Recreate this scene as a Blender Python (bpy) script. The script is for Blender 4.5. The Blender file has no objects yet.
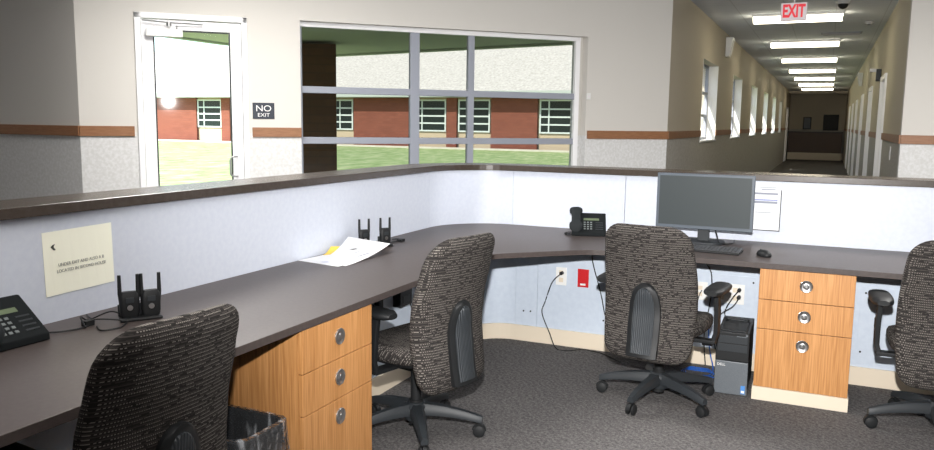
import bpy, bmesh, math, random
from math import sin, cos, pi, radians, sqrt, atan2, hypot
from mathutils import Vector, Matrix
random.seed(7)
S = bpy.context.scene
COL = S.collection

# ------------------------------------------------------------------ materials
def mat(name, base=(0.5, 0.5, 0.5), rough=0.5, metal=0.0, spec=0.5, emit=None, estr=0.0, coat=0.0):
    m = bpy.data.materials.new(name); m.use_nodes = True
    b = m.node_tree.nodes['Principled BSDF']
    b.inputs['Base Color'].default_value = (*base, 1)
    b.inputs['Roughness'].default_value = rough
    b.inputs['Metallic'].default_value = metal
    b.inputs['Specular IOR Level'].default_value = spec
    b.inputs['Coat Weight'].default_value = coat
    if emit:
        b.inputs['Emission Color'].default_value = (*emit, 1)
        b.inputs['Emission Strength'].default_value = estr
    return m
class N:
    """tiny node helper"""
    def __init__(s, m): s.t = m.node_tree; s.b = s.t.nodes['Principled BSDF']
    def n(s, typ, **kw):
        nd = s.t.nodes.new(typ)
        for k, v in kw.items():
            if k in nd.inputs: nd.inputs[k].default_value = v
            else: setattr(nd, k, v)
        return nd
    def l(s, a, b): s.t.links.new(a, b)
    def coord(s, scale=(1, 1, 1), rot=(0, 0, 0), kind='Object'):
        c = s.n('ShaderNodeTexCoord'); mp = s.n('ShaderNodeMapping')
        mp.inputs['Scale'].default_value = scale; mp.inputs['Rotation'].default_value = rot
        s.l(c.outputs[kind], mp.inputs['Vector']); return mp.outputs['Vector']
    def ramp(s, fac, stops):
        r = s.n('ShaderNodeValToRGB'); e = r.color_ramp.elements
        while len(e) < len(stops): e.new(0.5)
        for i, (p, c) in enumerate(stops):
            e[i].position = p; e[i].color = (*c, 1)
        s.l(fac, r.inputs['Fac']); return r.outputs['Color']
    def math(s, op, a, b=None):
        m = s.n('ShaderNodeMath', operation=op)
        for i, v in enumerate((a, b)):
            if v is None: continue
            if isinstance(v, (int, float)): m.inputs[i].default_value = v
            else: s.l(v, m.inputs[i])
        return m.outputs[0]
    def mix(s, fac, a, b, blend='MIX'):
        m = s.n('ShaderNodeMix', data_type='RGBA', blend_type=blend)
        for i, v in ((0, fac), (6, a), (7, b)):
            if isinstance(v, (int, float)): m.inputs[i].default_value = v
            elif isinstance(v, tuple): m.inputs[i].default_value = (*v, 1)
            else: s.l(v, m.inputs[i])
        return m.outputs[2]
    def bump(s, h, strength=0.3, dist=0.002):
        b = s.n('ShaderNodeBump'); b.inputs['Strength'].default_value = strength; b.inputs['Distance'].default_value = dist
        s.l(h, b.inputs['Height']); s.l(b.outputs['Normal'], s.b.inputs['Normal'])
    def base(s, c): s.l(c, s.b.inputs['Base Color'])

def noisy(name, c1, c2, scale, rough=0.6, stops=(0.35, 0.65), detail=3, spec=0.5, bump=0.0, vscale=(1, 1, 1), bdist=0.002):
    m = mat(name, c1, rough, spec=spec); n = N(m)
    t = n.n('ShaderNodeTexNoise', Scale=scale, Detail=detail); n.l(n.coord(vscale), t.inputs['Vector'])
    n.base(n.ramp(t.outputs['Fac'], [(stops[0], c1), (stops[1], c2)]))
    if bump: n.bump(t.outputs['Fac'], bump, bdist)
    return m

M = {}
M['worktop'] = noisy('dark laminate', (0.060, 0.048, 0.045), (0.072, 0.058, 0.054), 60, rough=0.4, spec=0.3)
M['ledge'] = noisy('ledge laminate', (0.05, 0.038, 0.030), (0.062, 0.048, 0.039), 60, rough=0.26)
M['panel'] = noisy('pale blue laminate', (0.585, 0.625, 0.72), (0.62, 0.66, 0.745), 40, rough=0.42)
M['panel_low'] = noisy('pale blue grey lower panel', (0.53, 0.60, 0.70), (0.57, 0.64, 0.735), 30, rough=0.45)
M['cream_base'] = mat('cream moulding', (0.72, 0.63, 0.50), 0.5)
def wood(name, c1, c2, c3, rot=(0, 0, 0)):
    m = mat(name, c1, 0.42, spec=0.4); n = N(m)
    v = n.coord((1, 1, 0.03), rot)
    t = n.n('ShaderNodeTexNoise', Scale=150, Detail=2); n.l(v, t.inputs['Vector'])
    t2 = n.n('ShaderNodeTexNoise', Scale=28, Detail=3); n.l(v, t2.inputs['Vector'])
    f = n.math('ADD', n.math('MULTIPLY', t.outputs['Fac'], 0.65), n.math('MULTIPLY', t2.outputs['Fac'], 0.35))
    n.base(n.ramp(f, [(0.38, c1), (0.5, c2), (0.6, c3)]))
    return m
M['oak'] = wood('golden oak veneer', (0.40, 0.18, 0.058), (0.49, 0.235, 0.082), (0.57, 0.285, 0.108))
M['oak_edge'] = wood('pale oak edge', (0.50, 0.25, 0.11), (0.56, 0.29, 0.13), (0.62, 0.33, 0.15))
M['rail'] = noisy('brown wooden rail', (0.255, 0.115, 0.05), (0.32, 0.15, 0.07), 12, rough=0.45, vscale=(1, 1, 8))
M['steel'] = mat('brushed steel', (0.62, 0.62, 0.62), 0.28, 1.0)
M['chrome'] = mat('satin metal', (0.5, 0.5, 0.5), 0.3, 1.0)
M['alu'] = mat('painted window frame', (0.31, 0.33, 0.385), 0.5)
M['white_frame'] = mat('white door frame', (0.92, 0.92, 0.93), 0.4)
M['white'] = mat('white plastic', (0.8, 0.8, 0.78), 0.4)
M['black'] = mat('black plastic', (0.010, 0.011, 0.012), 0.5, spec=0.35)
M['blackmatte'] = mat('dark rubber', (0.013, 0.014, 0.015), 0.6, spec=0.3)
M['grey_plastic'] = mat('charcoal plastic', (0.022, 0.026, 0.030), 0.5, spec=0.4)
M['red'] = mat('red faceplate', (0.55, 0.01, 0.015), 0.4)
M['redletter'] = mat('red letters', (0.7, 0.03, 0.05), 0.5, emit=(0.9, 0.02, 0.04), estr=0.35)
M['exit_face'] = mat('pale exit sign face', (0.75, 0.7, 0.72), 0.5, emit=(1, 0.8, 0.84), estr=0.1)
M['navy'] = mat('dark navy sign', (0.018, 0.025, 0.04), 0.4)
M['paper'] = mat('white paper', (0.82, 0.83, 0.85), 0.7)
M['cream_paper'] = mat('cream yellow paper', (0.95, 0.95, 0.80), 0.7)
M['yellow'] = mat('yellow sticky note', (0.8, 0.58, 0.10), 0.7)
M['ink'] = mat('grey ink', (0.3, 0.3, 0.28), 0.8)
M['paleink'] = mat('pale ink', (0.3, 0.32, 0.38), 0.8)
M['darkink'] = mat('black ink', (0.06, 0.06, 0.05), 0.8)
M['blueink'] = mat('pale blue ink', (0.3, 0.34, 0.58), 0.8)
M['screen'] = mat('switched off screen', (0.045, 0.055, 0.058), 0.45, spec=.3)
M['bezel'] = mat('grey blue bezel', (0.085, 0.105, 0.13), 0.42)
M['lcd'] = mat('phone display', (0.13, 0.165, 0.10), 0.7, spec=.12)
M['key'] = mat('grey phone keys', (0.18, 0.2, 0.2), 0.7, spec=.12)
M['kbkey'] = mat('keyboard keys', (0.03, 0.033, 0.038), 0.45)
M['silver'] = noisy('grey computer front', (0.11, 0.125, 0.14), (0.14, 0.155, 0.17), 300, rough=0.4)
M['blue_sticker'] = mat('blue sticker', (0.08, 0.25, 0.6), 0.4)
M['blue_cable'] = mat('blue network cable', (0.02, 0.12, 0.5), 0.4)
M['darkgrille'] = mat('grille shadow metal', (0.2, 0.2, 0.2), 0.5)
M['camera_white'] = mat('dome housing', (0.5, 0.5, 0.5), 0.4)
M['lamp'] = mat('lit fluorescent diffuser', (0.9, 0.9, 0.85), 0.5, emit=(1.0, 0.90, 0.68), estr=8)
M['roofpanel'] = noisy('pale shingle roof', (0.40, 0.39, 0.35), (0.62, 0.60, 0.55), 7, rough=0.9, stops=(0.3, 0.7), detail=6)
M['stone'] = mat('buff stone base', (0.50, 0.41, 0.29), 0.8)
M['soffit'] = mat('canopy soffit', (0.5, 0.5, 0.5), 0.8)
M['fascia'] = mat('fascia', (0.45, 0.5, 0.47), 0.6)
M['darkglass'] = mat('dark window glass', (0.012, 0.02, 0.02), 0.3, spec=.25)
M['mulwhite'] = mat('white muntins', (0.6, 0.66, 0.65), 0.5)
M['concrete'] = noisy('pale concrete', (0.55, 0.52, 0.44), (0.62, 0.6, 0.52), 3, rough=0.9)
M['far_counter'] = mat('brown far counter', (0.10, 0.06, 0.04), 0.5)
M['doorleaf'] = mat('pale painted door', (0.42, 0.42, 0.42), 0.45)
M['handset'] = mat('handset plastic', (0.016, 0.019, 0.021), 0.7, spec=0.18)
M['phoneblack'] = mat('matt phone plastic', (0.010, 0.012, 0.013), 0.75, spec=0.12)

# walls: cream paint above, speckled wall covering below the rail
def wallmat(name, upper, lo1, lo2, lo3):
    m = mat(name, upper, 0.7, spec=0.25); n = N(m)
    g = n.n('ShaderNodeNewGeometry'); sep = n.n('ShaderNodeSeparateXYZ'); n.l(g.outputs['Position'], sep.inputs[0])
    f = n.math('GREATER_THAN', sep.outputs['Z'], 1.37)
    t = n.n('ShaderNodeTexNoise', Scale=38, Detail=4); n.l(g.outputs['Position'], t.inputs['Vector'])
    lo = n.ramp(t.outputs['Fac'], [(0.38, lo1), (0.5, lo2), (0.64, lo3)])
    t2 = n.n('ShaderNodeTexNoise', Scale=180, Detail=2); n.l(g.outputs['Position'], t2.inputs['Vector'])
    n.base(n.mix(f, lo, upper)); n.bump(t2.outputs['Fac'], 0.12, 0.002)
    return m
M['wall'] = wallmat('cream wall', (0.68, 0.655, 0.61), (0.66, 0.66, 0.645), (0.70, 0.70, 0.69), (0.76, 0.76, 0.76))
M['wallcor'] = wallmat('shaded corridor wall', (0.55, 0.49, 0.385), (0.40, 0.38, 0.34), (0.45, 0.43, 0.39), (0.5, 0.48, 0.44))  # corridor copy of the wall, its dimmer light put into the colour

# carpet: dark grey, looped with pale flecks
m = mat('charcoal carpet', (0.08, 0.08, 0.08), 0.95, spec=0.1); n = N(m)
v = n.coord()
t = n.n('ShaderNodeTexNoise', Scale=60, Detail=3); n.l(v, t.inputs['Vector'])
t2 = n.n('ShaderNodeTexVoronoi', Scale=130); n.l(v, t2.inputs['Vector'])
w = n.n('ShaderNodeTexWave', wave_type='BANDS', bands_direction='DIAGONAL', Scale=14, Distortion=9, Detail=2); n.l(v, w.inputs['Vector'])
f = n.math('ADD', n.math('MULTIPLY', t.outputs['Fac'], 0.6), n.math('ADD', n.math('MULTIPLY', w.outputs['Fac'], 0.07), n.math('MULTIPLY', t2.outputs['Distance'], 0.35)))
n.base(n.ramp(f, [(0.32, (0.062, 0.059, 0.059)), (0.48, (0.105, 0.10, 0.10)), (0.68, (0.165, 0.157, 0.155))]))
n.bump(f, 0.5, 0.004); M['carpet'] = m

# acoustic ceiling with tile grid
m = mat('ceiling tile', (0.7, 0.74, 0.8), 0.85, spec=0.1); n = N(m)
br = n.n('ShaderNodeTexBrick', offset=0.0, squash=1.0)
br.inputs['Scale'].default_value = 1.0; br.inputs['Brick Width'].default_value = 0.61; br.inputs['Row Height'].default_value = 0.61
br.inputs['Mortar Size'].default_value = 0.006; br.inputs['Color1'].default_value = (0.72, 0.76, 0.82, 1); br.inputs['Color2'].default_value = (0.75, 0.79, 0.85, 1)
br.inputs['Mortar'].default_value = (0.6, 0.63, 0.68, 1)
n.l(n.coord(), br.inputs['Vector']); n.base(br.outputs['Color']); M['ceil'] = m

def brickmat(name, c1, c2, mo, sc=1.0):
    m = mat(name, c1, 0.85, spec=0.2); n = N(m)
    c = n.n('ShaderNodeTexCoord'); sp = n.n('ShaderNodeSeparateXYZ'); n.l(c.outputs['Object'], sp.inputs[0])
    cb = n.n('ShaderNodeCombineXYZ'); n.l(n.math('ADD', sp.outputs['X'], sp.outputs['Y']), cb.inputs[0]); n.l(sp.outputs['Z'], cb.inputs[1])
    br = n.n('ShaderNodeTexBrick'); n.l(cb.outputs[0], br.inputs['Vector'])
    br.inputs['Scale'].default_value = sc; br.inputs['Brick Width'].default_value = 0.4; br.inputs['Row Height'].default_value = 0.16
    br.inputs['Mortar Size'].default_value = 0.012
    br.inputs['Color1'].default_value = (*c1, 1); br.inputs['Color2'].default_value = (*c2, 1); br.inputs['Mortar'].default_value = (*mo, 1)
    n.base(br.outputs['Color']); return m
M['brick'] = brickmat('red brick', (0.20, 0.068, 0.045), (0.24, 0.083, 0.055), (0.17, 0.07, 0.055))
M['darkbrick'] = brickmat('dark brown brick', (0.15, 0.085, 0.06), (0.18, 0.10, 0.07), (0.12, 0.08, 0.065))
m = mat('grass', (0.2, 0.3, 0.08), 0.95, spec=0.1); n = N(m)
t = n.n('ShaderNodeTexNoise', Scale=3.2, Detail=8, Roughness=0.75); n.l(n.coord((1, .35, 1)), t.inputs['Vector'])
n.base(n.ramp(t.outputs['Fac'], [(0.36, (0.17, 0.27, 0.10)), (0.5, (0.30, 0.40, 0.17)), (0.64, (0.52, 0.56, 0.34))])); M['grass'] = m

# chair fabric: rows of broken pale dashes on charcoal
def fabric(name, rowaxis, pitch=0.0115):
    m = mat(name, (0.05, 0.045, 0.045), 0.9, spec=0.12); n = N(m)
    c = n.n('ShaderNodeTexCoord'); sp = n.n('ShaderNodeSeparateXYZ'); n.l(c.outputs['Object'], sp.inputs[0])
    X, Y, Z = sp.outputs
    if rowaxis == 'Z': row, col = Z, n.math('ADD', X, n.math('MULTIPLY', Y, 0.9))
    else: row, col = n.math('ADD', Y, n.math('MULTIPLY', Z, 0.7)), X
    wob = n.n('ShaderNodeTexNoise', Scale=9, Detail=1); n.l(c.outputs['Object'], wob.inputs['Vector'])
    row = n.math('ADD', row, n.math('MULTIPLY', wob.outputs['Fac'], 0.006))
    r = n.math('DIVIDE', row, pitch)
    rid = n.math('FLOOR', r); rf = n.math('FRACT', r)
    def noise(cs, ks):
        cb = n.n('ShaderNodeCombineXYZ'); n.l(n.math('MULTIPLY', col, cs), cb.inputs[0]); n.l(n.math('MULTIPLY', rid, ks), cb.inputs[1])
        t = n.n('ShaderNodeTexNoise', Scale=1.0, Detail=1); n.l(cb.outputs[0], t.inputs['Vector']); return t.outputs['Fac']
    def band(a, b): return n.math('MULTIPLY', n.math('GREATER_THAN', rf, a), n.math('LESS_THAN', rf, b))
    dash = lambda p, d, k: n.math('LESS_THAN', n.math('FRACT', n.math('ADD', n.math('DIVIDE', col, p), n.math('MULTIPLY', rid, k))), d)
    dots = n.math('MULTIPLY', n.math('MULTIPLY', band(.04, .30), dash(.0056, .55, .37)), n.math('GREATER_THAN', noise(34, 1.71), .42))
    mid = n.math('MULTIPLY', band(.42, .66), n.math('GREATER_THAN', noise(90, .83), .41))
    mid2 = n.math('MULTIPLY', band(.74, .92), n.math('GREATER_THAN', noise(120, 2.3), .48))
    base = n.mix(mid, (0.022, 0.020, 0.019), (0.060, 0.053, 0.049))
    base = n.mix(mid2, base, (0.042, 0.037, 0.035))
    n.base(n.mix(dots, base, (0.23, 0.21, 0.19)))
    n.bump(rf, 0.3, 0.0015)
    return m
M['fabric'] = fabric('charcoal woven fabric', 'Z')
M['fabric_seat'] = fabric('charcoal woven seat fabric', 'Y')
# ribbed plastic of the back shell
m = mat('ribbed plastic', (0.026, 0.031, 0.036), 0.5); n = N(m)
sp = n.n('ShaderNodeSeparateXYZ'); c = n.n('ShaderNodeTexCoord'); n.l(c.outputs['Object'], sp.inputs[0])
n.bump(n.math('SINE', n.math('MULTIPLY', sp.outputs[0], 620)), 0.6, 0.002); M['ribbed'] = m

def glassmat(name, tint, refl=1.0, rough=0.0):
    m = bpy.data.materials.new(name); m.use_nodes = True; t = m.node_tree
    for nd in list(t.nodes): t.nodes.remove(nd)
    o = t.nodes.new('ShaderNodeOutputMaterial'); mx = t.nodes.new('ShaderNodeMixShader')
    tr = t.nodes.new('ShaderNodeBsdfTransparent'); gl = t.nodes.new('ShaderNodeBsdfGlossy'); fr = t.nodes.new('ShaderNodeFresnel')
    tr.inputs['Color'].default_value = (*tint, 1); gl.inputs['Roughness'].default_value = rough; fr.inputs['IOR'].default_value = 1.45
    gl.inputs['Color'].default_value = (refl, refl, refl, 1)
    t.links.new(fr.outputs[0], mx.inputs[0]); t.links.new(tr.outputs[0], mx.inputs[1]); t.links.new(gl.outputs[0], mx.inputs[2]); t.links.new(mx.outputs[0], o.inputs[0])
    return m
M['tinted'] = glassmat('tinted window glass', (0.37, 0.372, 0.355), 0.8)
M['clear'] = glassmat('clear door glass', (0.96, 0.97, 0.95), 1.0, 0.04)
M['liner'] = glassmat('clear plastic liner', (0.86, 0.88, 0.92), 1.0, 0.12)
_n = M['liner'].node_tree; _b = _n.nodes.new('ShaderNodeBump'); _t = _n.nodes.new('ShaderNodeTexNoise'); _t.inputs['Scale'].default_value = 14
_b.inputs['Strength'].default_value = 0.7; _b.inputs['Distance'].default_value = 0.03
_n.links.new(_t.outputs['Fac'], _b.inputs['Height'])
_df = _n.nodes.new('ShaderNodeBsdfDiffuse'); _df.inputs['Color'].default_value = (.75, .78, .82, 1); _m2 = _n.nodes.new('ShaderNodeMixShader'); _m2.inputs[0].default_value = 0.1
_tc = _n.nodes.new('ShaderNodeTexCoord'); _mp = _n.nodes.new('ShaderNodeMapping'); _mp.inputs['Scale'].default_value = (1, 1, .22); _ns = _n.nodes.new('ShaderNodeTexNoise'); _ns.inputs['Scale'].default_value = 22; _rp = _n.nodes.new('ShaderNodeValToRGB')
_rp.color_ramp.elements[0].position = .54; _rp.color_ramp.elements[0].color = (.04, .04, .04, 1); _rp.color_ramp.elements[1].position = .68; _rp.color_ramp.elements[1].color = (.38, .38, .38, 1)
_n.links.new(_tc.outputs['Object'], _mp.inputs[0]); _n.links.new(_mp.outputs[0], _ns.inputs['Vector']); _n.links.new(_ns.outputs['Fac'], _rp.inputs[0]); _n.links.new(_rp.outputs[0], _m2.inputs[0])
_out = [x for x in _n.nodes if x.bl_idname == 'ShaderNodeOutputMaterial'][0]; _old = _out.inputs[0].links[0].from_socket
_n.links.new(_old, _m2.inputs[1]); _n.links.new(_df.outputs[0], _m2.inputs[2]); _n.links.new(_m2.outputs[0], _out.inputs[0])
for nd in list(_n.nodes):
    if nd.bl_idname in ('ShaderNodeBsdfGlossy', 'ShaderNodeFresnel'): _n.links.new(_b.outputs[0], nd.inputs['Normal'])

# ------------------------------------------------------------------ geometry helpers
class G:
    def __init__(s): s.v = []; s.f = []; s.mi = []; s.cur = 0
    def add(s, vs, fs):
        o = len(s.v); s.v += [tuple(p) for p in vs]
        for f in fs: s.f.append(tuple(i + o for i in f)); s.mi.append(s.cur)
        return s
    def box(s, a, b, T=None):
        x0, y0, z0 = a; x1, y1, z1 = b
        vs = [(x0, y0, z0), (x1, y0, z0), (x1, y1, z0), (x0, y1, z0), (x0, y0, z1), (x1, y0, z1), (x1, y1, z1), (x0, y1, z1)]
        if T is not None: vs = [tuple(T @ Vector(p)) for p in vs]
        return s.add(vs, [(0, 3, 2, 1), (4, 5, 6, 7), (0, 1, 5, 4), (1, 2, 6, 5), (2, 3, 7, 6), (3, 0, 4, 7)])
    def loft(s, rings, cap=True, closed=True):
        k = len(rings[0]); vs = [p for r in rings for p in r]; fs = []
        for i in range(len(rings) - 1):
            for j in range(k if closed else k - 1):
                a = i * k + j; b = i * k + (j + 1) % k; fs.append((a, b, b + k, a + k))
        if cap: fs.append(tuple(range(k - 1, -1, -1))); fs.append(tuple(range((len(rings) - 1) * k, len(rings) * k)))
        return s.add(vs, fs)
    def cyl(s, c, r, h, axis='z', seg=20, r2=None):
        r2 = r if r2 is None else r2; R = []
        for hh, rr in ((0, r), (h, r2)):
            ring = []
            for i in range(seg):
                a = 2 * pi * i / seg; p, q = rr * cos(a), rr * sin(a)
                ring.append({'z': (c[0] + p, c[1] + q, c[2] + hh), 'x': (c[0] + hh, c[1] + p, c[2] + q), 'y': (c[0] + q, c[1] + hh, c[2] + p)}[axis])
            R.append(ring)
        return s.loft(R)
    def prism(s, poly, z0, z1):
        return s.loft([[(x, y, z0) for x, y in poly], [(x, y, z1) for x, y in poly]])
    def tube(s, pts, r, seg=8, smooth=0):
        P = [Vector(p) for p in pts]
        if smooth:
            Q = []
            for i in range(len(P) - 1):
                p0 = P[max(i - 1, 0)]; p1 = P[i]; p2 = P[i + 1]; p3 = P[min(i + 2, len(P) - 1)]
                for k in range(smooth):
                    t = k / smooth
                    Q.append(0.5 * ((2 * p1) + (p2 - p0) * t + (2 * p0 - 5 * p1 + 4 * p2 - p3) * t * t + (3 * p1 - p0 - 3 * p2 + p3) * t ** 3))
            Q.append(P[-1]); P = Q
        rings = []; up = Vector((0, 0, 1))
        for i, p in enumerate(P):
            d = (P[min(i + 1, len(P) - 1)] - P[max(i - 1, 0)]).normalized()
            u = up if abs(d.dot(up)) < 0.95 else Vector((1, 0, 0))
            a = d.cross(u).normalized(); b = a.cross(d).normalized()
            rr = r[i] if isinstance(r, (list, tuple)) else r
            rings.append([tuple(p + a * rr * cos(2 * pi * j / seg) + b * rr * sin(2 * pi * j / seg)) for j in range(seg)])
        return s.loft(rings)
    def build(s, name, m, parent=None, smooth=False, bevel=0.0, bseg=2, loc=None, rot=None):
        me = bpy.data.meshes.new(name); me.from_pydata(s.v, [], s.f)
        ms = m if isinstance(m, (list, tuple)) else [m]
        for mm in ms: me.materials.append(M[mm] if isinstance(mm, str) else mm)
        bm = bmesh.new(); bm.from_mesh(me)
        bm.faces.ensure_lookup_table()
        for i, f in enumerate(bm.faces): f.material_index = s.mi[i]
        bmesh.ops.recalc_face_normals(bm, faces=bm.faces); bm.to_mesh(me); bm.free()
        if smooth:
            for p in me.polygons: p.use_smooth = True
            try: me.set_sharp_from_angle(angle=radians(42))
            except Exception: pass
        o = bpy.data.objects.new(name, me); COL.objects.link(o)
        if parent is not None: o.parent = parent
        if bevel:
            b = o.modifiers.new('bevel', 'BEVEL'); b.width = bevel; b.segments = bseg; b.limit_method = 'ANGLE'; b.angle_limit = radians(40)
        if loc: o.location = loc
        if rot: o.rotation_euler = rot
        return o
def sup(cx, cy, a, b, n=3.5, seg=36):
    r = []
    for i in range(seg):
        t = 2 * pi * i / seg; c, s_ = cos(t), sin(t)
        r.append((cx + a * math.copysign(abs(c) ** (2 / n), c), cy + b * math.copysign(abs(s_) ** (2 / n), s_)))
    return r
def tag(o, label=None, cat=None, group=None, kind=None):
    if label: o['label'] = label
    if cat: o['category'] = cat
    if group: o['group'] = group
    if kind: o['kind'] = kind
    return o
def thing(name, label, cat, loc=(0, 0, 0), rz=0.0, group=None):
    o = bpy.data.objects.new(name, None); COL.objects.link(o); o.empty_display_size = 0.1
    o.location = loc; o.rotation_euler = (0, 0, rz); return tag(o, label, cat, group)
def struct(o): o['kind'] = 'structure'; return o
def copy_tree(o, parent=None):
    c = o.copy(); COL.objects.link(c); c.parent = parent
    for ch in list(o.children): copy_tree(ch, c)
    return c
def text(name, body, size, m, parent, loc, rot, sx=1.0, ext=0.0004, align='CENTER', bold=0.0):
    cu = bpy.data.curves.new(name, 'FONT'); cu.body = body; cu.size = size; cu.extrude = ext; cu.align_x = align; cu.align_y = 'CENTER'; cu.offset = bold
    t = bpy.data.objects.new(name, cu); COL.objects.link(t); bpy.context.view_layer.update()
    me = bpy.data.meshes.new_from_object(t.evaluated_get(bpy.context.evaluated_depsgraph_get()))
    bpy.data.objects.remove(t); me.materials.clear(); me.materials.append(M[m])
    o = bpy.data.objects.new(name, me); COL.objects.link(o); o.parent = parent; o.location = loc; o.rotation_euler = rot; o.scale = (sx, 1, 1)
    return o

CEIL = 3.05
XL, YL = -1.67, 9.203            # corner where the slanted wall meets the corridor
XR, YR = 0.69, 9.30
SL = 6.058                        # length of the slanted wall
q = sqrt(0.5)

# ------------------------------------------------------------------ room shell
def wall(name, p0, p1, th, openings=(), z0=-0.0, z1=CEIL, m='wall'):
    """th>0: thickness to the left of p0->p1. openings: (s0,s1,za,zb)"""
    d = Vector((p1[0] - p0[0], p1[1] - p0[1])); L = d.length; d.normalize(); nrm = Vector((-d.y, d.x)) * th
    ss = sorted({0.0, L} | {a for o in openings for a in o[:2]}); zs = sorted({z0, z1} | {a for o in openings for a in o[2:4]})
    g = G()
    T = Matrix(((d.x, nrm.x, 0, p0[0]), (d.y, nrm.y, 0, p0[1]), (0, 0, 1, 0), (0, 0, 0, 1)))
    for i in range(len(ss) - 1):
        for j in range(len(zs) - 1):
            sm, zm = (ss[i] + ss[i + 1]) / 2, (zs[j] + zs[j + 1]) / 2
            if any(o[0] < sm < o[1] and o[2] < zm < o[3] for o in openings): continue
            g.box((ss[i], 0, zs[j]), (ss[i + 1], 1, zs[j + 1]), T)
    return struct(g.build(name, m)), T
PA = (XL - SL * q, YL - SL * q)   # left end of the slanted wall
DO = (SL - 5.585, SL - 4.625, 0, 2.425)       # door opening (s along wall)
WO = (SL - 4.14, SL - 1.06, 0.45, 2.43)       # window opening
wall('wall_slanted', PA, (XL, YL), 0.2, [DO, WO])
cw = [(11.75 + 3.9 * i, 13.42 + 3.9 * i, 1.27, 2.44) for i in range(6)]
wall('wall_corridor_left', (XL, YL), (XL, 40), 0.35, [(a - YL, b - YL, c, d) for a, b, c, d in cw], m='wallcor')
dr = [(12.35, 13.35), (16.1, 17.1), (20.0, 21.0), (23.9, 24.9), (27.8, 28.8), (31.7, 32.7)]
wall('wall_corridor_right', (XR, YR + .15), (XR, 40), -0.15, [(a - YR - .15, b - YR - .15, 0, 2.2) for a, b in dr], m='wallcor')
wall('wall_corridor_end', (XL - .35, 40), (XR + .2, 40), 0.2, m='wallcor')
wall('wall_right_of_corridor', (XR, YR), (6.2, YR), 0.15)
wall('wall_right', (6.2, YR), (6.2, -4.0), 0.15)
wall('wall_back', (6.2, -4.0), (-8.5, -4.0), 0.15)
wall('wall_left', (-8.5, -4.0), (-8.5, PA[1]), 0.15)
wall('wall_far_left', (-8.5, PA[1]), PA, 0.15)
g = G(); g.prism([(-8.5, -4), (6.2, -4), (6.2, YR), (XR, YR), (XR, 40), (XL, 40), (XL, YL), PA, (-8.5, PA[1])], -0.06, 0); struct(g.build('floor', 'carpet'))
g = G(); g.prism([(-8.7, -4.2), (6.4, -4.2), (6.4, YR + .15), (XR + .2, YR + .15), (XR + .2, 40.2), (XL - .35, 40.2), (XL - .35, YL + .3), (PA[0] - .15, PA[1] + .15), (-8.7, PA[1] + .15)], CEIL, CEIL + 0.12); struct(g.build('ceiling', 'ceil'))
# wooden rail (trim) along the walls
def trim(name, p0, p1, z0=1.335, z1=1.425, t=0.018, m='rail', side=-1, gaps=()):
    d = Vector((p1[0] - p0[0], p1[1] - p0[1])); L = d.length; d.normalize(); nrm = Vector((-d.y, d.x)) * side
    T = Matrix(((d.x, nrm.x, 0, p0[0]), (d.y, nrm.y, 0, p0[1]), (0, 0, 1, 0), (0, 0, 0, 1)))
    g = G(); s = 0
    for a, b in list(gaps) + [(L, L)]:
        if a > s: g.box((s, 0.0005, z0), (a, t, z1), T)
        s = b
    return struct(g.build(name, m, bevel=0.003))
trim('trim_1', PA, (XL, YL), gaps=[(DO[0] - .03, DO[1] + .03), (WO[0] - 0.0, WO[1] + 0.02)])
trim('trim_2', (XL, YL), (XL, 40), gaps=[(a - YL, b - YL) for a, b, c, d in cw])
trim('trim_3', (XR, YR), (XR, 40), side=1, gaps=[(a - YR - .05, b - YR + .05) for a, b in dr])
trim('trim_4', (XR, YR), (6.2, YR))
trim('trim_5', (-8.5, PA[1]), PA)
trim('baseboard_end', (XL, 40), (XR, 40), 0, 0.3, 0.03, m='cream_base')

TW = Matrix(((q, -q, 0, PA[0]), (q, q, 0, PA[1]), (0, 0, 1, 0), (0, 0, 0, 1)))   # slanted wall frame: s, outward, z
def sl(o): o.matrix_world = TW; return o
# big window: grey frame with three uprights and two crossbars, beige reveal left open in the wall
s0, s1 = WO[0], WO[1]; fd0, fd1 = 0.09, 0.16
g = G()
V = [(s0, s0 + .04), (SL - 3.09, SL - 2.985), (SL - 2.49, SL - 2.395), (s1 - .115, s1 - .045)]
V = [(s0, s0 + .03), (SL - 3.025, SL - 2.93), (SL - 2.40, SL - 2.335)]
for a, b in V: g.box((a, fd0, .45), (b, fd1, 2.43))
for a, b in ((.45, .5), (1.27, 1.335), (1.76, 1.825)): g.box((s0, fd0 + .003, a), (s1 - .04, fd1 - .003, b))
o = sl(g.build('window_1', 'alu', bevel=0.004)); struct(o)
g = G(); g.box((s1 - .10, fd0 - .01, .45), (s1 - .045, fd1 + .01, 2.43)); g.box((s0, fd0 - .01, 2.385), (s1 - .04, fd1 + .01, 2.43))
tag(g.build('window_frame', 'white_frame', o, bevel=.004), 'white head and right jamb of the window frame')
g = G(); g.box((s1 - .045, fd0 + .02, .45), (s1, fd1, 2.43)); g.build('window_jamb', 'wall', o)
g = G()
xs = [s0 + .02, SL - 2.96, SL - 2.34, s1 - .09]
for i in range(3):
    g.add([(xs[i], .125, .5), (xs[i + 1], .125, .5), (xs[i + 1], .125, 2.4), (xs[i], .125, 2.4)], [(0, 1, 2, 3)])
g.build('window_pane', 'tinted', o)
# small beige sensor and rail end block on right jamb
sn = thing('window_sensor', 'small pale sensor box on the wall beside the big window, above the wooden rail', 'sensor')
g = G(); g.box((s1 + .0, -.018, 1.76), (s1 + .045, -.0005, 1.83)); sl(g.build('sensor_case', 'white', sn, bevel=.003))
g = G(); g.box((s1 + .012, -.02, 1.785), (s1 + .03, -.0175, 1.80)); sl(g.build('sensor_lens', 'exit_face', sn))

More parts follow.
